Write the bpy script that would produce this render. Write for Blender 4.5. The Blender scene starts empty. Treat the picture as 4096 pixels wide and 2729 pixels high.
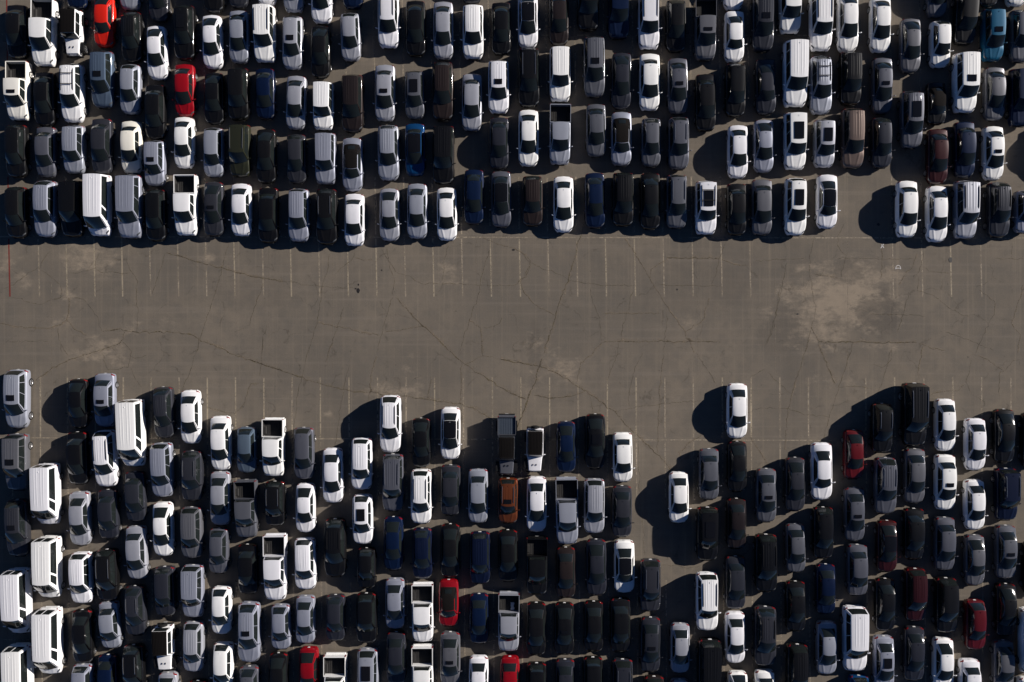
import bpy, math, random, re
import numpy as np
from mathutils import Vector
random.seed(7)
# ---------------------------------------------------------------- camera, world, sun, exposure
PXM = 43.4            # photo pixels per metre on the ground
HC = 68.0             # height of the camera
SUN_EL, SUN_AZ = 21.0, 22.0    # elevation; angle of the sun above +X (towards +Y)
scn = bpy.context.scene
cam = bpy.data.cameras.new("camera"); camo = bpy.data.objects.new("camera", cam)
scn.collection.objects.link(camo); scn.camera = camo
camo.location = (0, 0, HC); camo.rotation_euler = (0, 0, 0)
cam.sensor_width = 36.0; cam.lens = 36.0 * HC / (4096 / PXM); cam.clip_end = 2000
w = bpy.data.worlds.new("World"); scn.world = w; w.use_nodes = True
nt = w.node_tree; bg = nt.nodes["Background"]
sky = nt.nodes.new("ShaderNodeTexSky"); sky.sky_type = 'NISHITA'; sky.sun_disc = False
sky.air_density = 0.42; sky.dust_density = 0.0; sky.ozone_density = 5.0; sky.altitude = 800
sky.sun_elevation = math.radians(SUN_EL); sky.sun_rotation = math.radians(90 - SUN_AZ)
nt.links.new(sky.outputs[0], bg.inputs[0]); bg.inputs[1].default_value = 0.05
sd = bpy.data.lights.new("sun", 'SUN'); sd.energy = 5.0; sd.angle = math.radians(0.5); sd.color = (1.0, 0.93, 0.855)
so = bpy.data.objects.new("sun", sd); scn.collection.objects.link(so)
e, a = math.radians(SUN_EL), math.radians(SUN_AZ)
sv = Vector((math.cos(e) * math.cos(a), math.cos(e) * math.sin(a), math.sin(e)))
so.rotation_euler = sv.to_track_quat('Z', 'Y').to_euler()
scn.view_settings.view_transform = 'Standard'; scn.view_settings.look = 'None'
scn.view_settings.exposure = 0.52; scn.view_settings.gamma = 1.0

def W2(px, py, z=0.0):
    k = (HC - z) / HC / PXM
    return (px - 2048) * k, (1364.5 - py) * k
TS = 2353 / 1130.0
# ---------------------------------------------------------------- materials
def mat(name):
    m = bpy.data.materials.new(name); m.use_nodes = True
    return m, m.node_tree.nodes, m.node_tree.links, m.node_tree.nodes["Principled BSDF"]
def N(nodes, t, **kw):
    n = nodes.new(t)
    for k, v in kw.items(): setattr(n, k, v)
    return n
def math_(nodes, links, op, a, b=None, c=None, clamp=False):
    n = nodes.new("ShaderNodeMath"); n.operation = op; n.use_clamp = clamp
    for i, v in enumerate((a, b, c)):
        if v is None: continue
        if isinstance(v, (int, float)): n.inputs[i].default_value = v
        else: links.new(v, n.inputs[i])
    return n.outputs[0]
def noise(nodes, links, scale, vec, detail=4, rough=0.55):
    n = nodes.new("ShaderNodeTexNoise"); n.inputs['Scale'].default_value = scale
    n.inputs['Detail'].default_value = detail; n.inputs['Roughness'].default_value = rough
    links.new(vec, n.inputs['Vector']); return n.outputs['Fac']
def mapping(nodes, links, vec, loc=(0, 0, 0), sc=(1, 1, 1), rot=(0, 0, 0)):
    m = nodes.new("ShaderNodeMapping"); m.inputs['Location'].default_value = loc
    m.inputs['Scale'].default_value = sc; m.inputs['Rotation'].default_value = rot
    links.new(vec, m.inputs['Vector']); return m.outputs[0]
def mixc(nodes, links, fac, a, b):
    n = nodes.new("ShaderNodeMix"); n.data_type = 'RGBA'
    if isinstance(fac, (int, float)): n.inputs[0].default_value = fac
    else: links.new(fac, n.inputs[0])
    for i, v in ((6, a), (7, b)):
        if isinstance(v, tuple): n.inputs[i].default_value = (*v, 1)
        else: links.new(v, n.inputs[i])
    return n.outputs[2]
def rng(nodes, links, v, a, b, c=0.0, d=1.0):
    n = nodes.new("ShaderNodeMapRange"); n.interpolation_type = 'SMOOTHSTEP'; links.new(v, n.inputs[0])
    for i, x in enumerate((a, b, c, d)): n.inputs[i + 1].default_value = x
    return n.outputs[0]

PATCHES = [  # pale worn areas: photo px centre, radii, strength
    (3360, 1200, 260, 170, 1.0), (3440, 1120, 150, 110, .8), (3290, 1320, 240, 110, .7), (3560, 1110, 90, 90, .6), (3150, 1250, 170, 60, .45),
    (340, 1030, 110, 90, .8), (430, 1050, 90, 80, .55), (30, 1060, 90, 120, .5), (90, 1120, 60, 60, .5), (290, 1180, 90, 50, .5), (400, 1390, 110, 60, .8),
    (330, 1420, 80, 50, .7), (480, 1460, 60, 50, .55), (670, 1300, 50, 110, .5), (240, 1290, 90, 60, .4), (850, 1040, 130, 30, .5), (520, 1320, 70, 50, .5),
    (1576, 1565, 190, 45, .65), (1640, 1480, 60, 110, .35), (1790, 1090, 60, 60, .7), (1800, 1130, 130, 20, .5), (2270, 1480, 90, 70, .65), (2200, 1420, 50, 160, .4),
    (2140, 1530, 60, 90, .45), (2130, 1370, 110, 80, .35), (1310, 1660, 60, 30, .4), (2620, 1760, 120, 30, .35), (3330, 1520, 180, 60, .4),
    (3560, 1380, 120, 60, .35), (1960, 1560, 80, 70, .3), (2750, 1300, 50, 70, .4), (2700, 1600, 90, 60, .25), (560, 1010, 60, 50, .3)]
def asphalt_mat():
    m, n, l, p = mat("worn_asphalt")  # the asphalt's own colour, one material for the whole lot
    tc = n.new("ShaderNodeTexCoord"); V = tc.outputs['Object']
    big = noise(n, l, 0.09, V, 5, 0.6)
    med = noise(n, l, 0.7, V, 6, 0.65)
    fine = noise(n, l, 9.0, V, 3, 0.7)
    grit = noise(n, l, 45.0, V, 2, 0.6)
    streak = noise(n, l, 1.0, mapping(n, l, V, sc=(2.6, 0.035, 1)), 4, 0.75)
    streak2 = noise(n, l, 1.0, mapping(n, l, V, loc=(31, 7, 0), sc=(0.8, 0.05, 1)), 3, 0.6)
    hstr = noise(n, l, 1.0, mapping(n, l, V, loc=(3, 70, 0), sc=(0.05, 2.2, 1)), 3, 0.6)
    c = mixc(n, l, rng(n, l, big, .3, .7), (0.108, 0.094, 0.078), (0.148, 0.125, 0.099))
    c = mixc(n, l, math_(n, l, 'MULTIPLY', rng(n, l, med, .35, .68), .6), c, (0.098, 0.088, 0.076))
    c = mixc(n, l, math_(n, l, 'MULTIPLY', rng(n, l, streak, .5, .75), .42), c, (0.205, 0.17, 0.128))
    c = mixc(n, l, math_(n, l, 'MULTIPLY', rng(n, l, streak2, .5, .8), .35), c, (0.084, 0.075, 0.064))
    c = mixc(n, l, math_(n, l, 'MULTIPLY', rng(n, l, hstr, .48, .8), .4), c, (0.17, 0.145, 0.12))
    # worn pale patches with ragged edges
    warp = noise(n, l, 0.62, mapping(n, l, V, sc=(1, 1.5, 1)), 10, 0.74)
    acc = None
    for (px, py, rx, ry, s) in PATCHES:
        x, y = W2(px, py); rx /= PXM; ry /= PXM
        mv = mapping(n, l, V, loc=(-x / rx, -y / ry, 0), sc=(1 / rx, 1 / ry, 0))
        ln = n.new("ShaderNodeVectorMath"); ln.operation = 'LENGTH'; l.new(mv, ln.inputs[0])
        f = math_(n, l, 'SUBTRACT', 1.35, ln.outputs['Value'])
        f = math_(n, l, 'MULTIPLY', math_(n, l, 'MAXIMUM', f, 0.0), s)
        acc = f if acc is None else math_(n, l, 'MAXIMUM', acc, f)
    pf = math_(n, l, 'ADD', math_(n, l, 'MULTIPLY', acc, .55), math_(n, l, 'MULTIPLY', math_(n, l, 'SUBTRACT', warp, .5), 1.9))
    pf = math_(n, l, 'MULTIPLY', rng(n, l, pf, .16, .70), rng(n, l, acc, .0, .40))
    pf = math_(n, l, 'MULTIPLY', pf, rng(n, l, med, .2, .6, .55, 1.0))
    c = mixc(n, l, math_(n, l, 'MULTIPLY', pf, .80), c, (0.25, 0.205, 0.155))
    for (px, py, rx, ry, s_) in ((3510, 1255, 95, 75, .5), (3395, 1090, 60, 60, .3), (3130, 1330, 90, 90, .3), (2140, 1420, 25, 120, .3), (1010, 1180, 200, 60, .2), (2800, 1150, 200, 90, .22)):
        x, y = W2(px, py); rx /= PXM; ry /= PXM
        mv = mapping(n, l, V, loc=(-x / rx, -y / ry, 0), sc=(1 / rx, 1 / ry, 0)); ln = n.new("ShaderNodeVectorMath"); ln.operation = 'LENGTH'; l.new(mv, ln.inputs[0])
        q = math_(n, l, 'ADD', ln.outputs['Value'], math_(n, l, 'MULTIPLY', math_(n, l, 'SUBTRACT', warp, .5), 2.2))
        c = mixc(n, l, math_(n, l, 'MULTIPLY', rng(n, l, q, .75, 1.25, 1, 0), s_), c, (0.075, 0.066, 0.057))
    # fine network of hairline cracks
    dv = n.new("ShaderNodeVectorMath"); dv.operation = 'ADD'
    nc = n.new("ShaderNodeTexNoise"); nc.inputs['Scale'].default_value = 0.5; nc.inputs['Detail'].default_value = 5
    l.new(V, nc.inputs['Vector'])
    sc_ = n.new("ShaderNodeVectorMath"); sc_.operation = 'SCALE'; sc_.inputs[3].default_value = 2.2
    l.new(nc.outputs['Color'], sc_.inputs[0]); l.new(V, dv.inputs[0]); l.new(sc_.outputs[0], dv.inputs[1])
    vo = n.new("ShaderNodeTexVoronoi"); vo.feature = 'DISTANCE_TO_EDGE'; vo.inputs['Scale'].default_value = 0.17
    l.new(dv.outputs[0], vo.inputs['Vector'])
    ck = rng(n, l, vo.outputs['Distance'], 0.0, 0.012, 1.0, 0.0)
    ck = math_(n, l, 'MULTIPLY', ck, rng(n, l, med, .45, .62, 0, .4))
    c = mixc(n, l, ck, c, (0.045, 0.036, 0.026))
    g = math_(n, l, 'ADD', math_(n, l, 'MULTIPLY', fine, .38), math_(n, l, 'MULTIPLY', grit, .5))
    hs = n.new("ShaderNodeHueSaturation"); l.new(c, hs.inputs['Color']); l.new(math_(n, l, 'MULTIPLY', math_(n, l, 'ADD', g, .56), 1.25), hs.inputs['Value'])
    spots = rng(n, l, noise(n, l, 1.6, V, 2, .5), .73, .78)
    c = mixc(n, l, math_(n, l, 'MULTIPLY', spots, .5), hs.outputs[0], (0.05, 0.045, 0.04))
    l.new(c, p.inputs['Base Color']); p.inputs['Roughness'].default_value = 0.95; p.inputs['Specular IOR Level'].default_value = 0.12
    b = n.new("ShaderNodeBump"); b.inputs['Strength'].default_value = 0.25; b.inputs['Distance'].default_value = 0.02
    l.new(fine, b.inputs['Height']); l.new(b.outputs[0], p.inputs['Normal'])
    return m
def line_mat(name, col, wear=.5):
    m, n, l, p = mat(name)
    tc = n.new("ShaderNodeTexCoord"); gx = n.new("ShaderNodeNewGeometry")
    f = noise(n, l, 3.5, gx.outputs['Position'], 7, .7); g2 = noise(n, l, 0.35, gx.outputs['Position'], 3, .6)
    f = math_(n, l, 'ADD', math_(n, l, 'MULTIPLY', f, .6), math_(n, l, 'MULTIPLY', g2, .4))
    a_ = rng(n, l, f, wear - .10, wear + .13, 0.03, 0.8)
    tr = n.new("ShaderNodeBsdfTransparent"); mx = n.new("ShaderNodeMixShader")
    p.inputs['Base Color'].default_value = (*col, 1); p.inputs['Roughness'].default_value = .85
    l.new(a_, mx.inputs[0]); l.new(tr.outputs[0], mx.inputs[1]); l.new(p.outputs[0], mx.inputs[2])
    l.new(mx.outputs[0], n["Material Output"].inputs['Surface']); return m
def crack_mat():
    m, n, l, p = mat("cracked_joint")
    gx = n.new("ShaderNodeNewGeometry"); f = noise(n, l, 1.8, gx.outputs['Position'], 5, .7)
    f2 = noise(n, l, 7.0, gx.outputs['Position'], 3, .7)
    c = mixc(n, l, rng(n, l, f, .42, .62), (0.070, 0.054, 0.032), (0.13, 0.10, 0.045))
    l.new(c, p.inputs['Base Color']); p.inputs['Roughness'].default_value = 1
    tr = n.new("ShaderNodeBsdfTransparent"); mx = n.new("ShaderNodeMixShader")
    l.new(rng(n, l, f2, .32, .62, 0.08, .75), mx.inputs[0]); l.new(tr.outputs[0], mx.inputs[1]); l.new(p.outputs[0], mx.inputs[2])
    l.new(mx.outputs[0], n["Material Output"].inputs['Surface']); return m
COL = {  # code: (word, base colour, metallic)
    'W': ('white', (0.81, 0.81, 0.82), 0.0), 'C': ('cream white', (0.79, 0.77, 0.71), 0.0), 'S': ('silver', (0.33, 0.35, 0.41), 0.35),  # silver: blue of the reflected sky is mixed into the base colour
    'G': ('grey', (0.105, 0.11, 0.13), 0.3), 'D': ('dark grey', (0.027, 0.029, 0.038), 0.25), 'K': ('black', (0.005, 0.005, 0.0055), 0.0),
    'R': ('red', (0.22, 0.003, 0.008), 0.0), 'M': ('maroon', (0.030, 0.005, 0.006), 0.1), 'B': ('navy blue', (0.003, 0.009, 0.033), 0.15),
    'Q': ('bright blue', (0.004, 0.05, 0.15), 0.2), 'T': ('turquoise', (0.004, 0.075, 0.15), 0.1), 'O': ('orange', (0.50, 0.014, 0.006), 0.0),
    'V': ('olive green', (0.026, 0.028, 0.016), 0.2), 'N': ('dark brown', (0.019, 0.014, 0.0135), 0.2), 'U': ('tan brown', (0.14, 0.105, 0.088), 0.3),
    'A': ('midnight blue', (0.003, 0.006, 0.022), 0.1), 'E': ('dark red', (0.085, 0.005, 0.008), 0.0),
    'Y': ('copper orange', (0.095, 0.027, 0.010), 0.2), 'L': ('slate blue', (0.085, 0.12, 0.17), 0.3)}
_pm = {}
def paint(code, var):
    k = (code, var)
    if k in _pm: return _pm[k]
    word, c, met = COL[code]
    m, n, l, p = mat(word.replace(' ', '_') + "_paint")
    j = (0.90, 1.0, 1.1)[var]; sh = ((1.0, 1.0, 1.04), (1, 1, 1), (1.03, 1.0, .96))[var]
    if code in 'WC': j = (.92, 1.0, 1.03)[var]
    c = tuple(min(.82, v * j * s) for v, s in zip(c, sh))
    gx = n.new("ShaderNodeNewGeometry"); f = noise(n, l, 3.0, gx.outputs['Position'], 4, .6)
    cc = mixc(n, l, math_(n, l, 'MULTIPLY', rng(n, l, f, .35, .75), .22), c, tuple(v * .84 + .004 for v in c))   # dust
    l.new(cc, p.inputs['Base Color'])
    p.inputs['Metallic'].default_value = met
    p.inputs['Roughness'].default_value = .45; p.inputs['Specular IOR Level'].default_value = .1
    p.inputs['Coat Weight'].default_value = .85; p.inputs['Coat Roughness'].default_value = .04
    _pm[k] = m; return m
def simple(name, col, rough=.5, met=0, coat=0, spec=.5):
    m, n, l, p = mat(name); gx = n.new("ShaderNodeNewGeometry"); f = noise(n, l, 6.0, gx.outputs['Position'], 3)
    l.new(mixc(n, l, f, tuple(v * .85 for v in col), tuple(min(1, v * 1.15) for v in col)), p.inputs['Base Color'])
    p.inputs['Roughness'].default_value = rough; p.inputs['Metallic'].default_value = met
    p.inputs['Coat Weight'].default_value = coat; p.inputs['Specular IOR Level'].default_value = spec; return m
M_GLASS = simple("tinted_glass", (0.010, 0.013, 0.013), .10, 0, .15)
M_GLASS2 = simple("dark_roof_glass", (0.006, 0.006, 0.007), .08, 0, .3)
M_TYRE = simple("tyre_rubber", (0.012, 0.012, 0.012), .85, spec=.15)
M_RIM = simple("alloy_rim", (0.45, 0.45, 0.46), .3, .8)
M_RED = simple("red_lamp_lens", (0.17, 0.005, 0.007), .15, 0, .8)
M_LAMP = simple("clear_lamp_lens", (0.10, 0.105, 0.11), .1, .3, .8)
M_BLK = simple("black_trim", (0.008, 0.008, 0.009), .6, spec=.2)
M_SOFT = simple("black_canvas", (0.007, 0.006, 0.006), .9, spec=.1)
M_CHR = simple("bright_rail", (0.55, 0.55, 0.55), .2, .9)
M_LINER = simple("bed_liner", (0.028, 0.027, 0.027), .8, spec=.2)
M_PLATE = simple("plate_white", (0.6, 0.6, 0.6), .5)
# ---------------------------------------------------------------- mesh helpers
COLL = scn.collection
class MB:
    def __init__(s): s.v = []; s.f = []; s.m = []
    def grid(s, P, flip=False, mi=0):          # P: array (a,b,3)
        a, b = P.shape[:2]; o = len(s.v); s.v += [tuple(map(float, q)) for q in P.reshape(-1, 3)]
        for i in range(a - 1):
            for j in range(b - 1):
                q = [o + i * b + j, o + i * b + j + 1, o + (i + 1) * b + j + 1, o + (i + 1) * b + j]
                s.f.append(q[::-1] if flip else q); s.m.append(mi)
        return s
    def box(s, x0, x1, y0, y1, z0, z1, mi=0, tx=0.0, ty=0.0):   # tx, ty: taper of the top
        o = len(s.v)
        s.v += [(x0, y0, z0), (x1, y0, z0), (x1, y1, z0), (x0, y1, z0),
                (x0 + tx, y0 + ty, z1), (x1 - tx, y0 + ty, z1), (x1 - tx, y1 - ty, z1), (x0 + tx, y1 - ty, z1)]
        for q in ((3, 2, 1, 0), (4, 5, 6, 7), (0, 1, 5, 4), (1, 2, 6, 5), (2, 3, 7, 6), (3, 0, 4, 7)):
            s.f.append([o + k for k in q]); s.m.append(mi)
        return s
    def rev(s, prof, c, axis='x', n=20, mi=0):   # profile [(r, h)], revolve about an axis through c
        P = np.zeros((len(prof), n + 1, 3))
        for i, (r, h) in enumerate(prof):
            for k in range(n + 1):
                t = 2 * math.pi * k / n; u, v_ = r * math.cos(t), r * math.sin(t)
                P[i, k] = (c[0] + h, c[1] + u, c[2] + v_) if axis == 'x' else ((c[0] + u, c[1] + h, c[2] + v_) if axis == 'y' else (c[0] + u, c[1] + v_, c[2] + h))
        return s.grid(P, mi=mi)
    def mesh(s, name, mats, ang=35, fix=True):
        me = bpy.data.meshes.new(name); me.from_pydata(s.v, [], s.f)
        for m in mats: me.materials.append(m)
        me.polygons.foreach_set('material_index', s.m)
        me.polygons.foreach_set('use_smooth', [True] * len(me.polygons))
        me.update()
        try: me.set_sharp_from_angle(angle=math.radians(ang))
        except Exception: pass
        return me
# ---------------------------------------------------------------- car shapes; front faces -Y, rear +Y
# t runs 0 (rear) .. 1 (front)
BASE = dict(L=4.8, W=1.85, H=1.45, zs=.86, zt=.98, zc=.98, zf=.72, z0=.2, rb=.105, rr=.245, rf=.565, wb=.755, wr=.655, wg=.86, r=.33, ax=(.215, .80),
            wrear=.70, wfront=.60, crown=.05, side=2, nose=.05)
def spec(**k): d = dict(BASE); d.update(k); return d
SPEC = {
    's': spec(),
    'c': spec(L=4.7, H=1.36, rb=.13, rr=.30, rf=.60, wb=.735, wr=.62, W=1.88, side=1, zs=.84),
    'h': spec(L=4.4, W=1.82, H=1.56, zs=.92, zt=1.0, zc=1.04, zf=.78, rb=.02, rr=.10, rf=.565, wb=.74, wr=.66, wrear=.78, r=.33),
    'u': spec(L=4.75, W=1.93, H=1.72, zs=1.0, zt=1.06, zc=1.12, zf=.86, z0=.26, rb=.018, rr=.085, rf=.565, wb=.735, wr=.69, wg=.88, wrear=.80, wfront=.66, r=.36, side=3),
    'U': spec(L=5.3, W=2.04, H=1.92, zs=1.12, zt=1.18, zc=1.24, zf=1.0, z0=.3, rb=.015, rr=.05, rf=.60, wb=.74, wr=.76, wg=.90, wrear=.86, wfront=.74, r=.40, side=3),
    'v': spec(L=5.7, W=2.03, H=2.15, zs=1.2, zt=1.2, zc=1.22, zf=.92, z0=.3, rb=.008, rr=.03, rf=.715, wb=.868, wr=.80, wg=.95, wrear=.90, wfront=.76, r=.36, ax=(.22, .83), side=2, crown=.07),
    'p': spec(L=5.7, W=2.0, H=1.88, zs=1.14, zt=1.16, zc=1.22, zf=1.0, z0=.32, rb=.325, rr=.345, rf=.625, wb=.765, wr=.74, wg=.89, wfront=.76, r=.40, ax=(.20, .82), side=2, bed=True),
    'j': spec(L=4.2, W=1.62, H=1.84, zs=1.06, zt=1.08, zc=1.12, zf=1.06, z0=.4, rb=.03, rr=.045, rf=.585, wb=.655, wr=.84, wg=.90, wrear=.95, wfront=.80, r=.41, ax=(.2, .83), side=2, jeep=True, crown=.02),
    'J': spec(L=5.5, W=1.68, H=1.84, zs=1.10, zt=1.10, zc=1.12, zf=1.06, z0=.4, rb=.33, rr=.34, rf=.695, wb=.755, wr=.84, wg=.90, wfront=.80, r=.41, ax=(.17, .87), side=2, jeep=True, bed=True, crown=.02),
}
SPEC['s2'] = dict(SPEC['s'], rb=.075, rr=.265, rf=.55, wb=.74, wr=.63, wfront=.52, wrear=.64, crown=.06, H=1.43)
SPEC['s3'] = dict(SPEC['s'], rb=.125, rr=.235, rf=.585, wb=.765, wr=.69, wg=.88, wfront=.68, wrear=.78, H=1.48)
SPEC['u2'] = dict(SPEC['u'], rr=.115, rf=.535, wb=.71, wr=.66, wfront=.58, wrear=.72, H=1.68, side=2)
SPEC['u3'] = dict(SPEC['u'], rr=.06, rf=.575, wb=.72, wr=.74, wg=.90, wfront=.74, wrear=.86, H=1.78)
SPEC['h2'] = dict(SPEC['h'], rb=.03, rr=.15, rf=.54, wb=.73, wr=.63, wrear=.72, wfront=.52)
def width(S, t):
    W = S['W'] / 2
    if S.get('jeep'):
        return W * np.interp(t, [0, .02, .5, .62, .70, .97, 1.0], [.96, 1, 1, 1, .86, .74, .70])
    xs = [0, .008, .03, .07, .14, .25, .5, .75, .87, .93, .965, .985, 1]
    a, b = S['wrear'], S['wfront']
    ys = [a, a + (1 - a) * .35, a + (1 - a) * .66, a + (1 - a) * .86, .975, .99, 1, .99, .975, .93 - (1 - b) * .08, b + (.93 - b) * .62, b + (.93 - b) * .32, b]
    return W * np.interp(t, xs, ys)
def tops(S, t):      # centre height of the lower body
    if S.get('jeep'): return np.interp(t, [0, .01, .6, .66, .97, .99, 1], [.8, S['zt'], S['zt'], S['zc'], S['zf'] - .03, S['zf'] - .15, .7])
    m_ = S['wb'] + .02; m2 = m_ + (.955 - m_) * .72
    return np.interp(t, [0, .008, .03, .10, .2, S['wb'] - .02, m_, m2, .955, .98, .993, 1],
                     [S['zt'] - .42, S['zt'] - .22, S['zt'] - .07, S['zt'], S['zt'], S['zc'], S['zc'] - .01, S['zf'] + .09, S['zf'] + .02, S['zf'] - .07, S['zf'] - .2, S['zf'] - .33])
def B(S, t, s):
    w_, zt = width(S, t), tops(S, t); zs = np.minimum(S['zs'], zt - S['crown'])
    k = abs(s); z0 = S['z0']
    fx = np.interp(k, [0, .6, .66, .72, .82, .91, 1.0], [0, .86, .93, .97, 1.0, .985, .91])
    if k <= .6: z = zs + (zt - zs) * (1 - (k / .6) ** 2.2)
    else: z = np.interp(k, [.6, .66, .72, .82, .91, 1.0], [zs, zs - .03, zs - .10, zs * .55 + .12, z0 + .14, z0])
    if t > S['wb'] and k < .6 and not S.get('jeep'):            # two creases down the bonnet
        u = k / .6; c = .60 - .25 * (t - S['wb']) / (1 - S['wb'])
        z += .022 * math.exp(-((u - c) / .10) ** 2) * min(1, (1 - t) / .08)
    x = fx * w_ * (1 if s >= 0 else -1)
    y = S['L'] * (.5 - t)
    bow = S['nose'] * 2.2                                       # nose and tail bow outwards in plan
    y += (-bow * (1 - k) * max(0, (t - .88) / .12) + .8 * bow * (1 - k) * max(0, (.10 - t) / .10)) * (0.4 if S.get('jeep') else 1)
    return (x, y, z)
def patch(fn, a0, a1, b0, b1, na, nb, off=.0):
    A = np.linspace(a0, a1, na); Bv = np.linspace(b0, b1, nb); P = np.zeros((na, nb, 3))
    for i, a_ in enumerate(A):
        for j, b_ in enumerate(Bv): P[i, j] = fn(a_, b_)
    if off:
        du = np.gradient(P, axis=0); dv = np.gradient(P, axis=1); n_ = np.cross(du, dv)
        n_ /= np.maximum(np.linalg.norm(n_, axis=2, keepdims=True), 1e-9)
        C0 = P.mean(axis=(0, 1)); out = np.array([C0[0], C0[1] * .5, C0[2] - .35])      # always outwards
        if (n_.mean(axis=(0, 1)) * out).sum() < 0: n_ = -n_
        P = P + n_ * abs(off)
    return P
def GH(S):
    L, W, H = S['L'], S['W'], S['H']; Y = lambda t: L * (.5 - t)
    wr, wg = W / 2 * S['wr'], W / 2 * S['wg']; boxy = S['wr'] > .73
    ez = .035 if boxy else .05
    def roof_w(v): return wr * (1 - .05 * v ** 2 - (.0 if boxy else .05) * (1 - v) ** 2)       # v: 0 rear, 1 front
    def roof_ze(v): return H - ez - (.03 if boxy else .07) * (abs(v - .45) / .55) ** 2
    def roofy(v, u):
        y = Y(S['rr']) + (Y(S['rf']) - Y(S['rr'])) * v
        return y - (.09 if not S.get('jeep') else 0) * (1 - u * u) * v + .05 * (1 - u * u) * (1 - v) * (0 if S.get('jeep') else 1)
    def basey(v, u):
        y = Y(S['rb']) + (Y(S['wb']) - Y(S['rb'])) * v
        return y - (.23 if not S.get('jeep') else .01) * (1 - u * u) * v + .07 * (1 - u * u) * (1 - v) * (0 if S.get('bed') or S.get('jeep') else 1)
    def base_w(v): return wg * (1 - (.03 if boxy else .12) * max(0, 1 - v / .35) ** 2 - .05 * max(0, (v - .6) / .4) ** 2)
    def base_z(v): return min(S['zs'], tops(S, S['rb'] + (S['wb'] - S['rb']) * v)) - .03 if not S.get('jeep') else S['zs'] - .03
    def roof(v, u): return (u * roof_w(v), roofy(v, u), roof_ze(v) + ez * (1 - abs(u) ** 3.0))
    def roofT(v, u):
        x, y, z = roof(v, u)
        if .04 < v < .86: z += .013 * max(0, math.cos((abs(u) + .075) * math.pi / .15)) ** 3 * (1 if abs(u) < .75 else 0)
        return (x, y, z)
    def front(u, v):
        a_ = np.array(roof(1, u)); bz = B(S, S['wb'], 0)[2] * (1 - u * u) + (base_z(1) + (.045 if not S.get('jeep') else 0)) * u * u + .01
        b_ = np.array((u * base_w(1), basey(1, u), bz)); p = a_ + (b_ - a_) * v
        p[2] += .05 * math.sin(math.pi * v); return tuple(p)
    def rear(u, v):
        a_ = np.array(roof(0, u)); b_ = np.array((u * base_w(0), basey(0, u), base_z(0) * u * u + (1 - u * u) * (max(base_z(0) + .06, tops(S, S['rb'] + .0) + (.005 if S['rb'] > .05 and not S.get('bed') else -.08))))); p = a_ + (b_ - a_) * v
        p[2] += .04 * math.sin(math.pi * v) * (0 if S.get('bed') else 1); return tuple(p)
    def side(sg):
        def f(u, v):
            a_ = np.array((sg * roof_w(u), roofy(u, 1), roof_ze(u))); b_ = np.array((sg * base_w(u), basey(u, 1), base_z(u)))
            p = a_ + (b_ - a_) * v; p[0] += sg * .035 * math.sin(math.pi * v); return tuple(p)
        return f
    return roof, roofT, front, rear, side
_cache = {}
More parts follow.
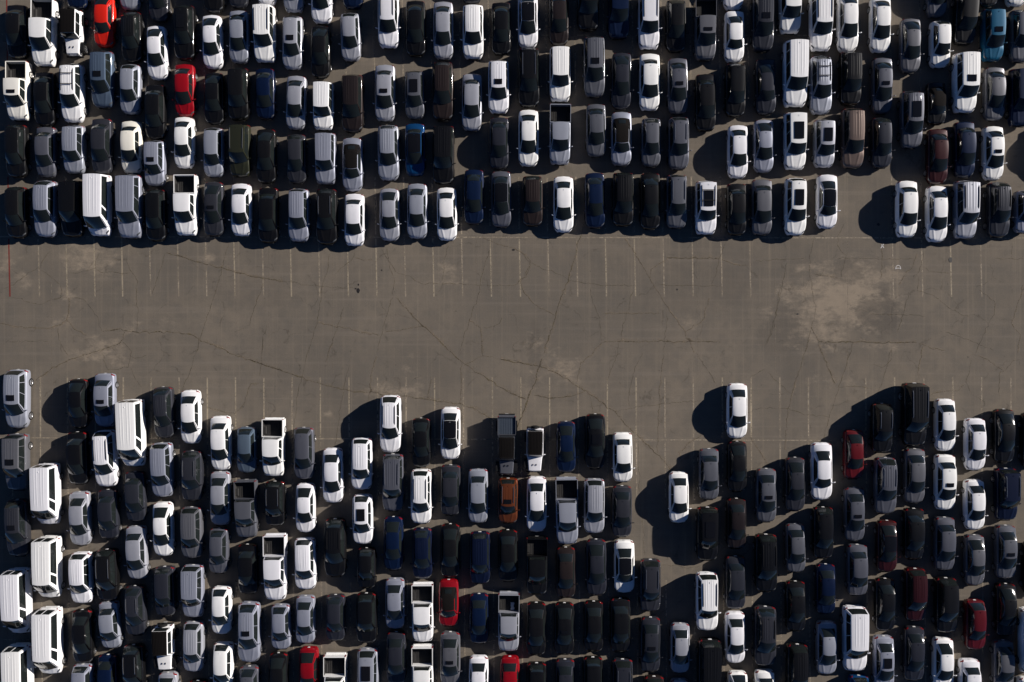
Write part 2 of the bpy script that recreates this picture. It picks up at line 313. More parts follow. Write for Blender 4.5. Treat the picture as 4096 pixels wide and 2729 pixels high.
def build_type(ty, ribs):
    """dict part name -> list of (mesh, sub)"""
    S = SPEC[ty]; ty = ty[0]; L, W, H = S['L'], S['W'], S['H']; Y = lambda t: L * (.5 - t)
    roof, roofT, front, rear, side = GH(S)
    parts = []
    mb = MB(); t0 = 0 if not S.get('bed') else S['rb'] - .012
    ts = np.unique(np.concatenate([np.linspace(t0, 1, 34), [.004, .008, .016, .03, .05, .955, .967, .98, .987, .993]])); ts = ts[ts >= t0]
    ss = np.concatenate([np.linspace(-1, -.6, 9), np.linspace(-.58, .58, 29), np.linspace(.6, 1, 9)])
    P = np.array([[B(S, t, s) for s in ss] for t in ts]); mb.grid(P, flip=True)
    for row, fl in ((P[0], 0), (P[-1], 1)):                      # end caps
        o = len(mb.v); mb.v += [tuple(map(float, q)) for q in row]; f = [o + i for i in range(len(row))]
        mb.f.append(f if fl else f[::-1]); mb.m.append(0)
    mb.grid(patch(roofT if ribs else roof, 0, 1, -1, 1, 15, 61 if ribs else 21), flip=True)
    mb.grid(patch(front, -1, 1, 0, 1, 15, 7)); mb.grid(patch(rear, -1, 1, 0, 1, 15, 7), flip=True)
    mb.grid(patch(side(1), 0, 1, 0, 1, 15, 6)); mb.grid(patch(side(-1), 0, 1, 0, 1, 15, 6), flip=True)
    if S.get('bed'):                                             # load bed: floor, two sides, headboard, tailgate
        yb0, yb1 = Y(S['rb'] - .012), Y(.0); ww = W / 2 * (.985 if ty == 'p' else 1.02); zt = 1.22 if ty == 'p' else 1.18; th = .065
        mb.box(-ww, -ww + th, yb0, yb1 - .02, S['z0'], zt, tx=.01); mb.box(ww - th, ww, yb0, yb1 - .02, S['z0'], zt, tx=.01)
        mb.box(-ww + th, ww - th, yb1 - .08, yb1, S['z0'] + .2, zt - .01, tx=.01); mb.box(-ww + th, ww - th, yb0, yb0 + .06, S['z0'], zt - .01)
        mb.box(-ww + th, ww - th, yb0 + .06, yb1 - .08, S['z0'], .68)
        mb.box(-ww * .9, ww * .9, yb1, yb1 + .10, .42, .62, tx=.03)
        ln = MB(); ln.box(-ww + th + .004, ww - th - .004, yb0 + .07, yb1 - .09, .684, .70)
        ln.box(-ww + th + .003, -ww + th + .012, yb0 + .07, yb1 - .09, .70, zt - .05); ln.box(ww - th - .012, ww - th - .003, yb0 + .07, yb1 - .09, .70, zt - .05)
        for k in range(7): x = -.6 + .2 * k; ln.box(x - .03, x + .03, yb0 + .1, yb1 - .12, .70, .715)
        for sg in (-1, 1): ln.box(sg * (ww - th - .12) - .12, sg * (ww - th - .12) + .12, Y(S['ax'][0]) - .4, Y(S['ax'][0]) + .4, .70, .92, tx=.02, ty=.08)
        parts.append(('bed_liner', ln.mesh('bed_liner', [M_LINER]), None))
        if ty == 'J':
            cv = MB(); cv.box(-ww + th + .01, ww - th - .01, yb0 + .08, yb1 - .10, 1.02, 1.06)  # ribbed bed floor, raised and tinted slate so that it looks lit
            for k in range(8): cv.box(-.56 + .16 * k - .03, -.56 + .16 * k + .03, yb0 + .12, yb1 - .14, 1.06, 1.08)
            parts.append(('raised_bed_floor', cv.mesh('raised_bed_floor', [simple('slate_bed_floor', (.06, .075, .10), .35)]), None))
    else:                                                        # dark bumper strip under the tail
        mb.box(-W / 2 * .6, W / 2 * .6, L / 2 - .02, L / 2 + .055, .32, .50, tx=.06, ty=.015)
    parts.insert(0, ('body', mb.mesh('body', [None]), 'paint'))
    g = lambda nm, pt, fl=False, m=M_GLASS: parts.append((nm, MB().grid(pt, flip=fl).mesh(nm, [m], 80), None))
    o = .008
    vb = .94 if not S.get('jeep') else .9
    g('windshield', patch(front, -.95, .95, .02, .985, 17, 6, o))
    if ty != 'v': g('rear_window', patch(rear, .88, -.88, .04, .95, 15, 6, o + (.012 if S['rb'] > .05 else 0)))
    else:
        for a0, a1 in ((.80, .06), (-.06, -.80)): g('rear_window', patch(rear, a0, a1, .12, .86, 7, 4, o))
    cuts = {1: [(.14, .93)], 2: [(.10, .495), (.51, .95)], 3: [(.05, .25), (.265, .57), (.585, .95)]}[S['side']]
    if ty == 'v': cuts = [(.04, .70), (.745, .92)]
    if ty in 'pJ': cuts = [(.06, .46), (.50, .95)]
    for a0, a1 in cuts:
        g('side_window', patch(side(1), a0, a1, .13, .86, 9, 4, o))
        P = patch(side(-1), a0, a1, .13, .86, 9, 4); P2 = patch(side(-1), a0, a1, .13, .86, 9, 4, -o); g('side_window', P2, True)
    body = lambda a_, b_: B(S, a_, b_)
    def lens(nm, t0_, t1_, s0, s1, m):
        sh = -.05 if t0_ > .5 else .022
        P = patch(lambda a_, b_: B(S, min(1, max(0, a_ + sh * (abs(b_) - .5) / .25)), b_), t0_, t1_, s0, s1, 7, 7, .009)
        parts.append((nm, MB().grid(P, flip=(s0 < s1)).mesh(nm, [m], 80), None))
    if ty in 'pJ':
        for sg in (-1, 1):
            parts.append(('taillight', MB().box(sg * (W / 2 * .94) - .06, sg * (W / 2 * .94) + .06, L / 2 - .05, L / 2 + .012, .78, 1.2, tx=.01).mesh('taillight', [M_RED]), None))
    elif ty == 'j':
        for sg in (-1, 1): parts.append(('taillight', MB().box(sg * .72 - .06, sg * .72 + .06, L / 2 - .01, L / 2 + .05, .8, 1.02, tx=.01).mesh('taillight', [M_RED]), None))
    else:
        for sg in (-1, 1): lens('taillight', .0, .020 if ty in 'sc' else .016, sg * .52, sg * .80, M_RED)
    if S.get('jeep'):
        for sg in (-1, 1): parts.append(('headlight', MB().rev([(.001, -.03), (.07, -.02), (.09, .01), (.09, .05)], (sg * .42, -L / 2 - .01, .86), 'y', 14).mesh('headlight', [M_LAMP]), None))
        for sg in (-1, 1):
            for ax in S['ax']:
                fm = MB(); y = Y(ax); x0, x1 = (W / 2 * .82, W / 2 + .17) if ax > .5 else (W / 2 * .99, W / 2 + .15)
                if sg < 0: x0, x1 = -x1, -x0
                fm.box(x0, x1, y - .42, y + .42, .86, .93, ty=.05); fm.box(x0, x1, y - .50, y - .42, .62, .90); fm.box(x0, x1, y + .42, y + .50, .62, .90)
                parts.append(('fender', fm.mesh('fender', [M_BLK]), None))
        bm_ = MB(); bm_.box(-.78, .78, -L / 2 - .16, -L / 2 - .02, .46, .66, tx=.04, ty=.02)
        bm_.box(-.76, .76, L / 2 + (.0 if ty == 'j' else .1), L / 2 + (.12 if ty == 'j' else .2), .46, .64, tx=.04, ty=.02)
        parts.append(('bumper', bm_.mesh('bumper', [M_BLK]), None))
        hl = MB()
        for sg in (-1, 1): hl.box(sg * .15 - .025, sg * .15 + .025, Y(.84) - .08, Y(.84) + .08, 1.09, 1.125)
        parts.append(('bonnet_vent', hl.mesh('bonnet_vent', [M_BLK]), None))
        if ty == 'j':
            parts.append(('spare_wheel', MB().rev([(.12, .25), (.24, .27), (.30, .25), (.40, .22), (.41, .12), (.40, .04), (.1, .03)], (.0, L / 2, 1.08), 'y', 22).mesh('spare_wheel', [M_TYRE]), None))
    else:
        for sg in (-1, 1): lens('headlight', .955, .984, sg * .52, sg * .73, M_LAMP)
        gr = MB(); gr.box(-W * .24, W * .24, -L / 2 - .155 * S['nose'] * 20 * .5 - .045, -L / 2 + .02, .42, S['zf'] - .26, tx=.03)
        parts.append(('grille', gr.mesh('grille', [M_BLK]), None))
    if S.get('bed') or ty == 'j': parts.append(('license_plate', MB().box(-.16, .16, L / 2 + .10 + (.1 if ty != 'p' else 0), L / 2 + .11 + (.1 if ty != 'p' else 0), .47, .60).mesh('license_plate', [M_PLATE]), None))
    else: parts.append(('license_plate', MB().grid(patch(lambda a_, b_: B(S, a_, b_), .0004, .0065, -.12, .12, 3, 5, .012)).mesh('license_plate', [M_PLATE]), None))
    if ty not in 'cjJp':
        ax_, ay_, az_ = roof(.10, 0); fn_ = MB(); o_ = 0
        fn_.v = [(-.02, ay_ + .06, az_ - .005), (.02, ay_ + .06, az_ - .005), (0, ay_ - .07, az_ - .005), (0, ay_ + .05, az_ + .05)]
        fn_.f = [(0, 1, 3), (1, 2, 3), (2, 0, 3)]; fn_.m = [0] * 3
        parts.append(('antenna', fn_.mesh('antenna', [None]), 'paint'))
    mw = W / 2 * S['wg'] * (1.0 if not S.get('jeep') else 1.05)
    for sg in (-1, 1):
        x = sg * (W / 2 + .07); y = Y(S['wb']) + .22 * (1 if ty != 'v' else .2); z = S['zs'] + .09; mm = MB()
        P = np.zeros((7, 11, 3))
        for i in range(7):
            ph = -math.pi / 2 + math.pi * i / 6
            for k in range(11):
                th = 2 * math.pi * k / 10
                P[i, k] = (x + .115 * math.sin(ph), y + .05 * math.cos(ph) * math.cos(th) + .035 * sg * math.sin(ph), z + .07 * math.cos(ph) * math.sin(th))
        mm.grid(P, flip=True); mm.box(min(x, sg * mw), max(x, sg * mw), y - .02, y + .02, z - .05, z)
        parts.append(('mirror', mm.mesh('mirror', [None]), 'paint'))
    r = S['r']
    for sg in (-1, 1):
        for ax in S['ax']:
            xo = (width(S, ax) + .012 if not S.get('jeep') else W / 2 + .15); y = Y(ax)
            pr = [(r * .5, -.22), (r * .9, -.22), (r, -.18), (r, -.04), (r * .93, -.004), (r * .72, 0), (r * .66, -.03), (.01, -.03)]
            tm = MB().rev([(a_, b_ * sg) for a_, b_ in pr], (sg * xo, y, r), 'x', 24).mesh('wheel', [M_TYRE])
            rm = MB(); rr_ = r * .68
            rm.rev([(rr_, .002 * sg), (rr_ * .86, -.008 * sg), (rr_ * .80, -.026 * sg)], (sg * xo, y, r), 'x', 24)
            for k in range(5):
                t_ = 2 * math.pi * k / 5 + .3; dy, dz = math.cos(t_), math.sin(t_); o_ = len(rm.v); wd = .035
                for (q, hw, hx) in ((.0, wd, .0), (rr_ * .86, wd * .8, -.008)):
                    for s_ in (-1, 1): rm.v.append((sg * (xo + hx), y + dy * q - dz * hw * s_, r + dz * q + dy * hw * s_))
                rm.f.append([o_, o_ + 1, o_ + 3, o_ + 2]); rm.m.append(0)
            rm.rev([(.001, 0.004 * sg), (.05, .002 * sg), (.055, -.02 * sg)], (sg * xo, y, r), 'x', 12)
            parts.append(('wheel', tm, ('rim', rm.mesh('rim', [M_RIM]), sg)))
    return parts
def extra(ty, f):
    """optional parts: f in S sunroof, P long glass roof, B black roof, R roof rails, X roof rack"""
    k = (ty, f)
    if k in _cache: return _cache[k]
    S = SPEC[ty]; roof, roofT, front, rear, side = GH(S); out = []
    inv = lambda P: P
    if f == 'S': out.append(('sunroof', MB().grid(patch(roof, .68, .88, -.55, .55, 5, 9, .028), flip=True).mesh('sunroof', [M_GLASS2]), None))
    if f == 'P': out.append(('sunroof', MB().grid(patch(roof, .30, .86, -.62, .62, 7, 9, .028), flip=True).mesh('sunroof', [M_GLASS2]), None))
    if f == 'B': out.append(('roof_panel', MB().grid(patch(roof, .0, 1.0, -.97, .97, 11, 13, -.012), flip=True).mesh('roof_panel', [M_GLASS2]), None))
    if f == 'O':
        mb = MB().grid(patch(roof, .0, .98, -1, 1, 11, 13, -.015), flip=True)
        mb.grid(patch(rear, 1, -1, 0, .95, 13, 5, .02), flip=False)
        mb.grid(patch(side(1), 0, .18, 0, .95, 4, 5, .015)); mb.grid(patch(side(-1), 0, .18, 0, .95, 4, 5, -.015), flip=True)
        out.append(('soft_top', mb.mesh('soft_top', [M_SOFT]), None))
        out.append(('rear_window', MB().grid(patch(rear, .5, -.5, .25, .7, 7, 4, .03)).mesh('rear_window', [M_GLASS]), None))
    if f == 'H':
        mb = MB().grid(patch(roof, .0, 1.0, -1.0, 1.0, 11, 13, -.02), flip=True)
        for k2 in range(9):
            u = -.8 + .2 * k2; mb.grid(patch(lambda a_, b_: (roof(a_, u + b_)[0], roof(a_, u)[1], roof(a_, u)[2] + .035), .06, .94, -.03, .03, 8, 2), flip=True)
        out.append(('hard_top', mb.mesh('hard_top', [M_SOFT]), None))
    if f in 'RXZ':
        for sg in (-1, 1):
            P = []
            for v in np.linspace(.10, .88, 12):
                x, y, z = roof(v, sg * .84); h = .055 if .12 < v < .86 else .005
                P.append([(x - .022, y, z - .02), (x - .022, y, z + h), (x + .022, y, z + h), (x + .022, y, z - .02)])
            out.append(('roof_rail', MB().grid(np.array(P)).mesh('roof_rail', [M_CHR if f == 'Z' else M_BLK]), None))
    if f == 'X':
        for v in (.28, .66):
            x, y, z = roof(v, .86); z2 = roof(v, 0)[2] + .07
            out.append(('roof_rack', MB().box(-x, x, y - .035, y + .035, z2, z2 + .03, ty=.01).mesh('roof_rack', [M_BLK]), None))
    _cache[k] = out; return out
# ---------------------------------------------------------------- the cars, read off the photograph tile by tile
# type colour x_centre y_rear y_front [flags] [tilt]; tile origins in photo pixels
DATA = """
@0 0
s B 640 -370 70;c O 872 -70 388;s S 1083 -370 75;s D 1325 -270 172;h K 1780 -340 98;s D 1985 -380 55;s W 2220 -400 36
s K 145 40 482;p W 365 5 552;j W 612 98 468 H;h K 1098 100 515 T;s W 1310 216 660 12;u K 1537 48 495 P;s W 1770 126 568 10;s S 1992 88 520;u W 2203 50 517 TR
p C 150 520 1002 S;s K 375 602 1045;u W 605 535 1018 TX;u L 855 428 895 TS;h S 1088 538 950;s K 1295 706 1155;s R 1540 535 965;s K 1785 606 1030;u K 1985 570 1000;s B 2210 570 990
h K 140 1040 1475;s G 385 1058 1472;u S 618 1045 1445 T;s D 850 988 1440;s C 1095 1008 1440;u S 1290 1172 1548 TS;s W 1535 975 1398;h S 1780 1066 1472;u V 1998 1040 1470 Z;s K 2218 1075 1525
@1000 0
s S 363 -340 95;h W 595 -260 190;s B 855 -390 65;u W 1153 -70 397 R;s K 1380 5 462;s S 1610 15 488;u W 1858 42 487 T;s K 2092 20 450;s D 1845 -410 18
h S 355 136 575 S;s K 588 216 645;h S 838 110 505;s S 385 632 1075 -15;u W 610 688 1078 T;u N 852 622 1100 T;s S 1125 540 1003 S;h G 1372 590 985 P;u N 1605 520 1003 T
s S 1848 615 1083;u W 2070 505 942 TS;h D 388 1120 1525;u S 628 1108 1533 T;c S 855 1148 1589 O;u S 1153 1045 1502 T;s Q 1375 1030 1460 B;u K 1610 1050 1530 T;s D 2075 978 1405
@2000 0
s W 232 -66 393 B;s N 490 -70 370;u K 735 -230 250;u B 990 -170 318;u W 1240 -60 407 R;h K 1465 0 430;p G 1710 0 500 S;c W 1950 92 512;s W 1945 -370 75;u D 2190 -60 425 TS
u K 240 405 888 Z;u W 500 397 843 T;u G 785 308 805 TS;s D 1010 440 905;s W 1245 448 915;s G 1480 485 945 S;s K 1712 618 1087;h K 1960 530 968;c D 2212 490 950
s W 237 915 1383;p S 500 875 1372;s G 800 867 1303;c S 1010 933 1377 O;h G 1258 985 1388;u G 1488 978 1412 Z;s W 1980 1043 1482;s S 2195 997 1435
@2966 0
u W 405 -170 277;u W 660 -60 423 TR;s W 885 -60 428;s W 1155 -30 432;s G 1405 155 600;s G 1625 -300 137;h W 1655 175 560;u K 1865 -80 368 -20;s K 2055 -380 48;s W 2290 -390 45;u T 2092 78 508 S;u G 2325 85 515
U W 448 345 893 T;u S 660 470 952 TX;u K 908 435 875 T;s G 1170 482 943 S;c K 1622 685 1035 O;U W 1862 448 940 TS;s G 2105 560 1000;u B 2325 575 1050
u W 445 938 1413 P;u S 690 995 1395 P;u U 925 905 1398 T;h D 1165 980 1398;u G 1415 762 1232 TP;s M 1630 1075 1530;s B 1855 1015 1475;s W 2095 1052 1498 S;s K 2600 1010 1460
@0 660
h K 140 182 605;u S 380 132 600 T;u K 603 130 595;v W 820 85 592 T;U S 1083 85 610 T;h K 1300 205 630;p W 1548 85 588;s D 1780 140 590 S;s W 2010 155 590;s K 2235 190 645
@1000 660
u S 405 200 637 T;u K 638 200 660 Z;s W 870 240 672;s S 1163 195 632;s S 1393 155 612;s W 1640 188 628;s B 1865 38 492;s G 2092 52 515 B
@2000 660
u N 270 92 507 T;s W 528 95 560;s B 790 65 523;u K 1025 65 507 T;s K 1250 68 533;u G 1472 82 525 Z;u W 1715 135 577 PX;s K 1970 155 580;s G 2180 120 578
@2966 660
u W 450 110 585 P;c W 710 80 527 B;s W 1375 132 600;s W 1625 175 640;u S 1865 133 612 TR;u D 2140 145 600 TR;u S 2360 215 565 B
@0 1320
u S 145 330 818 TS;u G 142 865 1335 TS;s K 655 408 820;s S 875 362 808 S;v W 1100 578 1135 T 22;h D 1365 475 900 T 12;s W 1590 502 950;s K 650 850 1290 8;u W 880 835 1305 TR 15
s W 1840 718 1168 10;h L 2055 808 1192;u S 1350 940 1390 T 8;u D 1600 1005 1425 Z
@1000 1320
p W 195 735 1217;h G 450 812 1245;s W 690 985 1443;u W 930 900 1330 T;u W 1170 545 1022 TR;s K 1425 735 1145;s W 1670 643 1080 B;J G 2138 712 1208 H
u G 1190 1033 1508 TZ;s D 1670 1125 1548
@2000 1320
j W 290 812 1180 H;s B 550 762 1190;s K 792 700 1160 P;s W 1022 855 1268;s W 1975 445 905;s G 1740 990 1418;s K 1975 928 1352
@2966 1320
s G 205 1155 1605 S;s D 445 1062 1512;c W 665 940 1418;s E 935 833 1245;u K 1170 612 1022 Z;U K 1440 442 962 TZ;s W 1695 575 1010;s W 1945 737 1172;s K 2185 660 1110;s K 2420 690 1150;u G 1198 1062 1532 TZ;s G 1440 990 1445;s W 1695 1040 1502 S
@0 1976
u D 148 45 520 TS 12;v W 390 -254 252 T 12;s S 668 -18 432 12;s D 905 -36 380 12;s D 1130 -186 232 10;s W 1360 70 522 14;u G 1597 108 535 T 8;s S 1835 -186 265;p G 2050 -116 360 10
v W 402 352 862 T 12;u W 678 487 912 T 8;u K 895 460 890 Z 14;s S 1140 268 715 18;h G 1822 287 665;s K 2065 420 838 8;h D 1375 605 1022 8;u S 1608 590 1028 T;v W 148 620 1160 T 18;v W 408 945 1498 T 10
h D 1130 765 1182 Z 14;h W 1845 773 1172;s K 690 965 1415 12;s S 917 897 1292 22;u S 2075 902 1402 TS;j W 1372 1085 1462 H 8;h S 1612 1065 1485 T;h W 1858 1240 1650;v W 160 1250 1800 T 12;u K 1115 1255 1690 Z 10
s B 900 1340 1760;h S 690 1420 1830;h G 2078 1435 1850;s S 1400 1488 1920;s K 1650 1555 1990
@1000 1976
u K 207 -106 265 Z;s W 462 -88 325;u W 938 5 418 P;u W 1425 -204 248 TR;s S 1900 -209 245;u Y 2148 -131 245 TZS;p W 210 335 880 6;u W 460 368 795 T 6;u K 710 205 690 TR 6;h K 970 450 790
s B 1195 190 640;h A 1435 285 710 T;s K 1668 250 700;u A 1915 315 750 T;s K 2148 300 735;s S 1208 705 1130;p W 1438 742 1228;c R 1655 715 1108 O;s B 1908 832 1252;p S 2155 820 1305
h S 258 922 1298 6;s S 462 850 1252;h D 712 840 1228;u K 970 825 1240;s D 1218 1150 1585;p W 1438 1260 1750;s G 1668 1150 1600 S;s W 1905 1353 1780;s R 2165 1355 1770;s K 237 1325 1740;s R 490 1280 1690;p W 710 1332 1870;u S 980 1290 1740 P
@2000 1976
s W 305 -144 320;p S 557 -136 415 10;u S 785 -126 328 T;s D 1015 -68 362;s W 1490 -183 245;u K 1728 110 555 P;s N 1968 38 462;p K 308 358 835;s N 547 445 870;s D 802 378 850;c W 1035 388 828 B;u D 1252 545 978 Z
s D 1960 518 962;u W 1725 655 1138 TR;s K 300 905 1350;s K 535 908 1345 S;s K 780 895 1320;s K 1002 870 1325;s D 1252 1028 1490 S;s S 1500 1078 1498;s W 1958 985 1415;u D 2208 935 1432 TR;U K 1745 1205 1750 T
h K 305 1408 1830;s D 543 1378 1810;h K 775 1360 1790;u D 1020 1375 1800 Z;h W 1980 1482 1900;s W 2205 1470 1900;h N 1283 1520 1950;s S 1497 1545 1970
@2966 1976
s G 940 -54 395 S;s W 1940 -118 302;u A 2205 -214 220 Z;h K 680 110 540;s G 450 248 658;s M 1210 222 655 B;s K 1435 122 552;s G 1690 195 642;s G 1940 342 768;s G 2200 262 710 S;s K 2435 400 850;u K 205 335 815 TR
s B 700 585 1005;s G 965 422 852;s K 450 728 1150;s K 1195 705 1145;u M 1448 620 1060 T;u K 1705 698 1155;h E 1945 885 1300;s K 2200 748 1190;v W 2425 950 1490 T;U W 945 935 1470 T;s S 708 1062 1508;u K 465 1250 1710 T
s S 1185 1185 1640 P;s D 1435 1108 1560;s W 1680 1200 1640;s W 1900 1380 1810;s G 2180 1218 1640;h Q 978 1512 1900;h W 2390 1530 1930
"""
CARS = []
ox = oy = 0
for ln in DATA.strip().splitlines():
    if ln[0] == '@': ox, oy = map(int, ln[1:].split()); continue
    for it in ln.split(';'):
        q = it.split(); ty, co = q[0], q[1]; x, y0, y1 = map(float, q[2:5]); fl = ''; tilt = 0
        for r_ in q[5:]:
            if re.fullmatch(r'-?\d+', r_): tilt = int(r_)
            else: fl = r_
        S = SPEC[ty]; zr = .45 * S['H']
        X, _ = W2(ox + x / TS, 0, zr); _, ya = W2(0, oy + y0 / TS, .7); _, yb = W2(0, oy + y1 / TS, .7)
        CARS.append(dict(ty=ty, co=co, fl=fl, X=X, Y=(ya + yb) / 2, L=ya - yb, rot=math.atan2(tilt, y1 - y0)))
# ---------------------------------------------------------------- labels from what stands beside each car
TW = {'s': 'sedan', 'h': 'hatchback', 'u': 'SUV', 'U': 'large SUV', 'v': 'van', 'p': 'pickup truck', 'j': 'off-roader', 'J': 'off-road pickup', 'c': 'sports coupe'}
NAME = {'s': 'sedan', 'h': 'hatchback', 'u': 'suv', 'U': 'large_suv', 'v': 'passenger_van', 'p': 'pickup_truck', 'j': 'off_roader', 'J': 'off_road_pickup', 'c': 'sports_coupe'}
GRP = {'s': 'sedans parked in rows', 'h': 'hatchbacks parked in rows', 'u': 'SUVs parked in rows', 'U': 'large SUVs parked in rows', 'v': 'white vans parked in rows', 'p': 'pickup trucks parked in rows', 'j': 'off-roaders parked in rows', 'c': 'sports coupes parked in rows'}
def tw(c): return 'convertible' if c['ty'] == 'c' and 'O' in c['fl'] else TW[c['ty']]
def short(c): return COL[c['co']][0] + ' ' + tw(c)
def feat(c):
    f = c['fl']
    if 'H' in f: return 'with black hard top'
    if 'B' in f: return 'with black roof'
    if 'O' in f: return 'with black soft top'
    if 'X' in f: return 'with roof crossbars'
    if 'P' in f: return 'with long glass roof'
    if 'S' in f: return 'with sunroof'
    if 'Z' in f: return 'with bright roof rails'
    if 'R' in f: return 'with roof rails'
    if 'T' in f: return 'with ribbed roof'
    if c['ty'] in 'pJ': return 'with open bed'
    return ''
def neigh(c, side):
    best, bd = None, 1e9
    for d in CARS:
        if d is c: continue
        dx, dy = d['X'] - c['X'], d['Y'] - c['Y']
        if side in 'lr':
            s_ = dx if side == 'r' else -dx
            if 1.6 < s_ < 4.6 and abs(dy) < 2.9 and abs(dy) + .5 * s_ < bd: best, bd = d, abs(dy) + .5 * s_
        else:
            s_ = dy if side == 'a' else -dy
            if 3.4 < s_ < 7.6 and abs(dx) < 1.35 and s_ + abs(dx) < bd: best, bd = d, s_ + abs(dx)
    return best
for c in CARS:
    c['n'] = {k: neigh(c, k) for k in 'lrab'}
def facts(c):
    F = {'f': feat(c)}
    for k in 'lrab': F[k] = short(c['n'][k]) if c['n'][k] else None
    for k in 'lrab': F[k + 'f'] = (short(c['n'][k]) + ' ' + feat(c['n'][k])) if c['n'][k] and feat(c['n'][k]) else None
    v = c['n']['a'] and c['n']['a']['n']['a']; F['aa'] = short(v) if v else None
    F['zone'] = 'upper' if c['Y'] > 4 else 'lower'
    return F
FA = [facts(c) for c in CARS]
PH = {'l': 'right of the {}', 'r': 'left of the {}', 'a': 'below the {}', 'b': 'above the {}'}
def text(c, F, keys):
    s = short(c)
    if 'f' in keys: s += ' ' + F['f']
    rel = []
    if 'l' in [k[0] for k in keys if k not in ('f', 'zone')] and 'r' in [k[0] for k in keys if k not in ('f', 'zone')]:
        lk = [k for k in keys if k[0] == 'l'][0]; rk = [k for k in keys if k[0] == 'r'][0]
        rel.append('between the {} and the {}'.format(F[lk], F[rk]))
        rest = [k for k in keys if k[0] in 'ab']
    else: rest = [k for k in keys if k[0] in 'lrab']
    rel += [PH[k[0]].format(F[k]) for k in rest]
    s += ' ' + ', '.join(rel) if rel else ''
    if 'zone' in keys: s += ' in the {} rows'.format(F['zone'])
    return s.strip()
import itertools
for i, c in enumerate(CARS):
    for k in 'lrab':
        v = c['n'][k] and c['n'][k]['n'][k]; FA[i][k * 2] = short(v) if v else None
PH.update({'ll': 'two right of the {}', 'rr': 'two left of the {}', 'aa': 'two below the {}', 'bb': 'two above the {}'})
def text(c, F, keys):
    t = short(c) + (' ' + F['f'] if 'f' in keys else ''); rel = []
    ks = [k for k in keys if k not in ('f', 'zone')]
    lk = [k for k in ks if k in ('l', 'lf')]; rk = [k for k in ks if k in ('r', 'rf')]
    if lk and rk:
        rel.append('between the {} and the {}'.format(F[lk[0]], F[rk[0]])); ks = [k for k in ks if k not in lk + rk]
    rel += [PH[k if len(k) == 2 and k[0] == k[1] else k[0]].format(F[k]) for k in ks]
    t += ' ' + ', '.join(rel)
    return t + (' in the {} rows'.format(F['zone']) if 'zone' in keys else '')
def coarse(w):
    if not w: return w
    for a_, b_ in (('dark grey', 'grey'), ('midnight blue', 'black'), ('navy blue', 'blue'), ('bright blue', 'blue'), ('dark brown', 'black'), ('cream white', 'white'), ('dark red', 'red'),
                   ('maroon', 'red'), ('large SUV', 'SUV'), ('hatchback', 'SUV'), ('sports coupe', 'sedan')): w = w.replace(a_, b_)
    return w
opts = []
base = ['f', 'l', 'r', 'a', 'b', 'lf', 'rf', 'af', 'bf', 'aa', 'bb', 'll', 'rr', 'zone']
for n_ in (2, 3, 4, 5):
    for cb in itertools.combinations(base, n_):
        h = [k[0] if not (len(k) == 2 and k[0] == k[1]) else k for k in cb if k not in ('f', 'zone')]
        if len(set(h)) == len(h) and h: opts.append(cb)
opts.sort(key=lambda cb: (len(cb), sum(k in ('aa', 'bb', 'll', 'rr') for k in cb)))
def label_for(i, fn):
    c, F = CARS[i], FA[i]; me_ = fn(short(c))
    same = [j for j in range(len(CARS)) if j != i and fn(short(CARS[j])) == me_]
    for cb in opts:
        if any(not F[k] for k in cb): continue
        if len(text(c, F, cb).replace(',', '').split()) > 16: continue
        if not any(all(fn(FA[j][k]) == fn(F[k]) for k in cb) for j in same): return text(c, F, cb)
    return None
labels = []; nfb = 0
for i, c in enumerate(CARS):
    t = label_for(i, coarse) or label_for(i, lambda w: w)
    if t is None:
        nfb += 1; k = [x for x in 'abrl' if FA[i][x]]
        t = (text(c, FA[i], k[:1]) if k else short(c)) + (', cut by the {} edge'.format('left' if c['X'] < 0 else 'right') if abs(c['X']) > 43 else ' near the middle of its row')
    labels.append(t)
# ---------------------------------------------------------------- setting: asphalt, lines, cracks, stains
def link(name, me, parent=None, kind=None, label=None, cat=None, group=None):
    o = bpy.data.objects.new(name, me); COLL.objects.link(o)
    if parent: o.parent = parent
    if kind: o['kind'] = kind
    if label: o['label'] = label
    if cat: o['category'] = cat
    if group: o['group'] = group
    return o
gm = MB().grid(np.array([[(x, y, 0.) for x in np.linspace(-500, 500, 11)] for y in np.linspace(-500, 500, 11)]))
link('ground', gm.mesh('ground', [asphalt_mat()]), kind='structure', label='grey-brown worn asphalt of the parking lot', cat='ground')
ML = line_mat("faded_cream_line", (0.37, 0.31, 0.225), .44); ML2 = line_mat("faint_cream_line", (0.36, 0.30, 0.225), .47); MR = line_mat("faded_red_line", (0.20, 0.025, 0.018), .38)
MSE = line_mat("dusty_seam", (0.25, 0.21, 0.16), .53)
MWH = line_mat("white_chalk", (0.75, 0.73, 0.72), .25)
def strip(px0, py0, px1, py1, wd, m, name='painted_line', z=.004):
    x0, y0 = W2(px0, py0); x1, y1 = W2(px1, py1); n_ = max(2, int(math.hypot(x1 - x0, y1 - y0) / 1.0))
    d = Vector((x1 - x0, y1 - y0, 0)).normalized(); nn = Vector((-d.y, d.x, 0)); P = []
    for i in range(n_ + 1):
        t = i / n_; j = random.uniform(-.006, .006); c_ = Vector((x0 + (x1 - x0) * t, y0 + (y1 - y0) * t, z)) + nn * j
        P.append([tuple(c_ + nn * wd / 2), tuple(c_ - nn * wd / 2)])
    return link(name, MB().grid(np.array(P)).mesh(name, [m]), kind='structure')
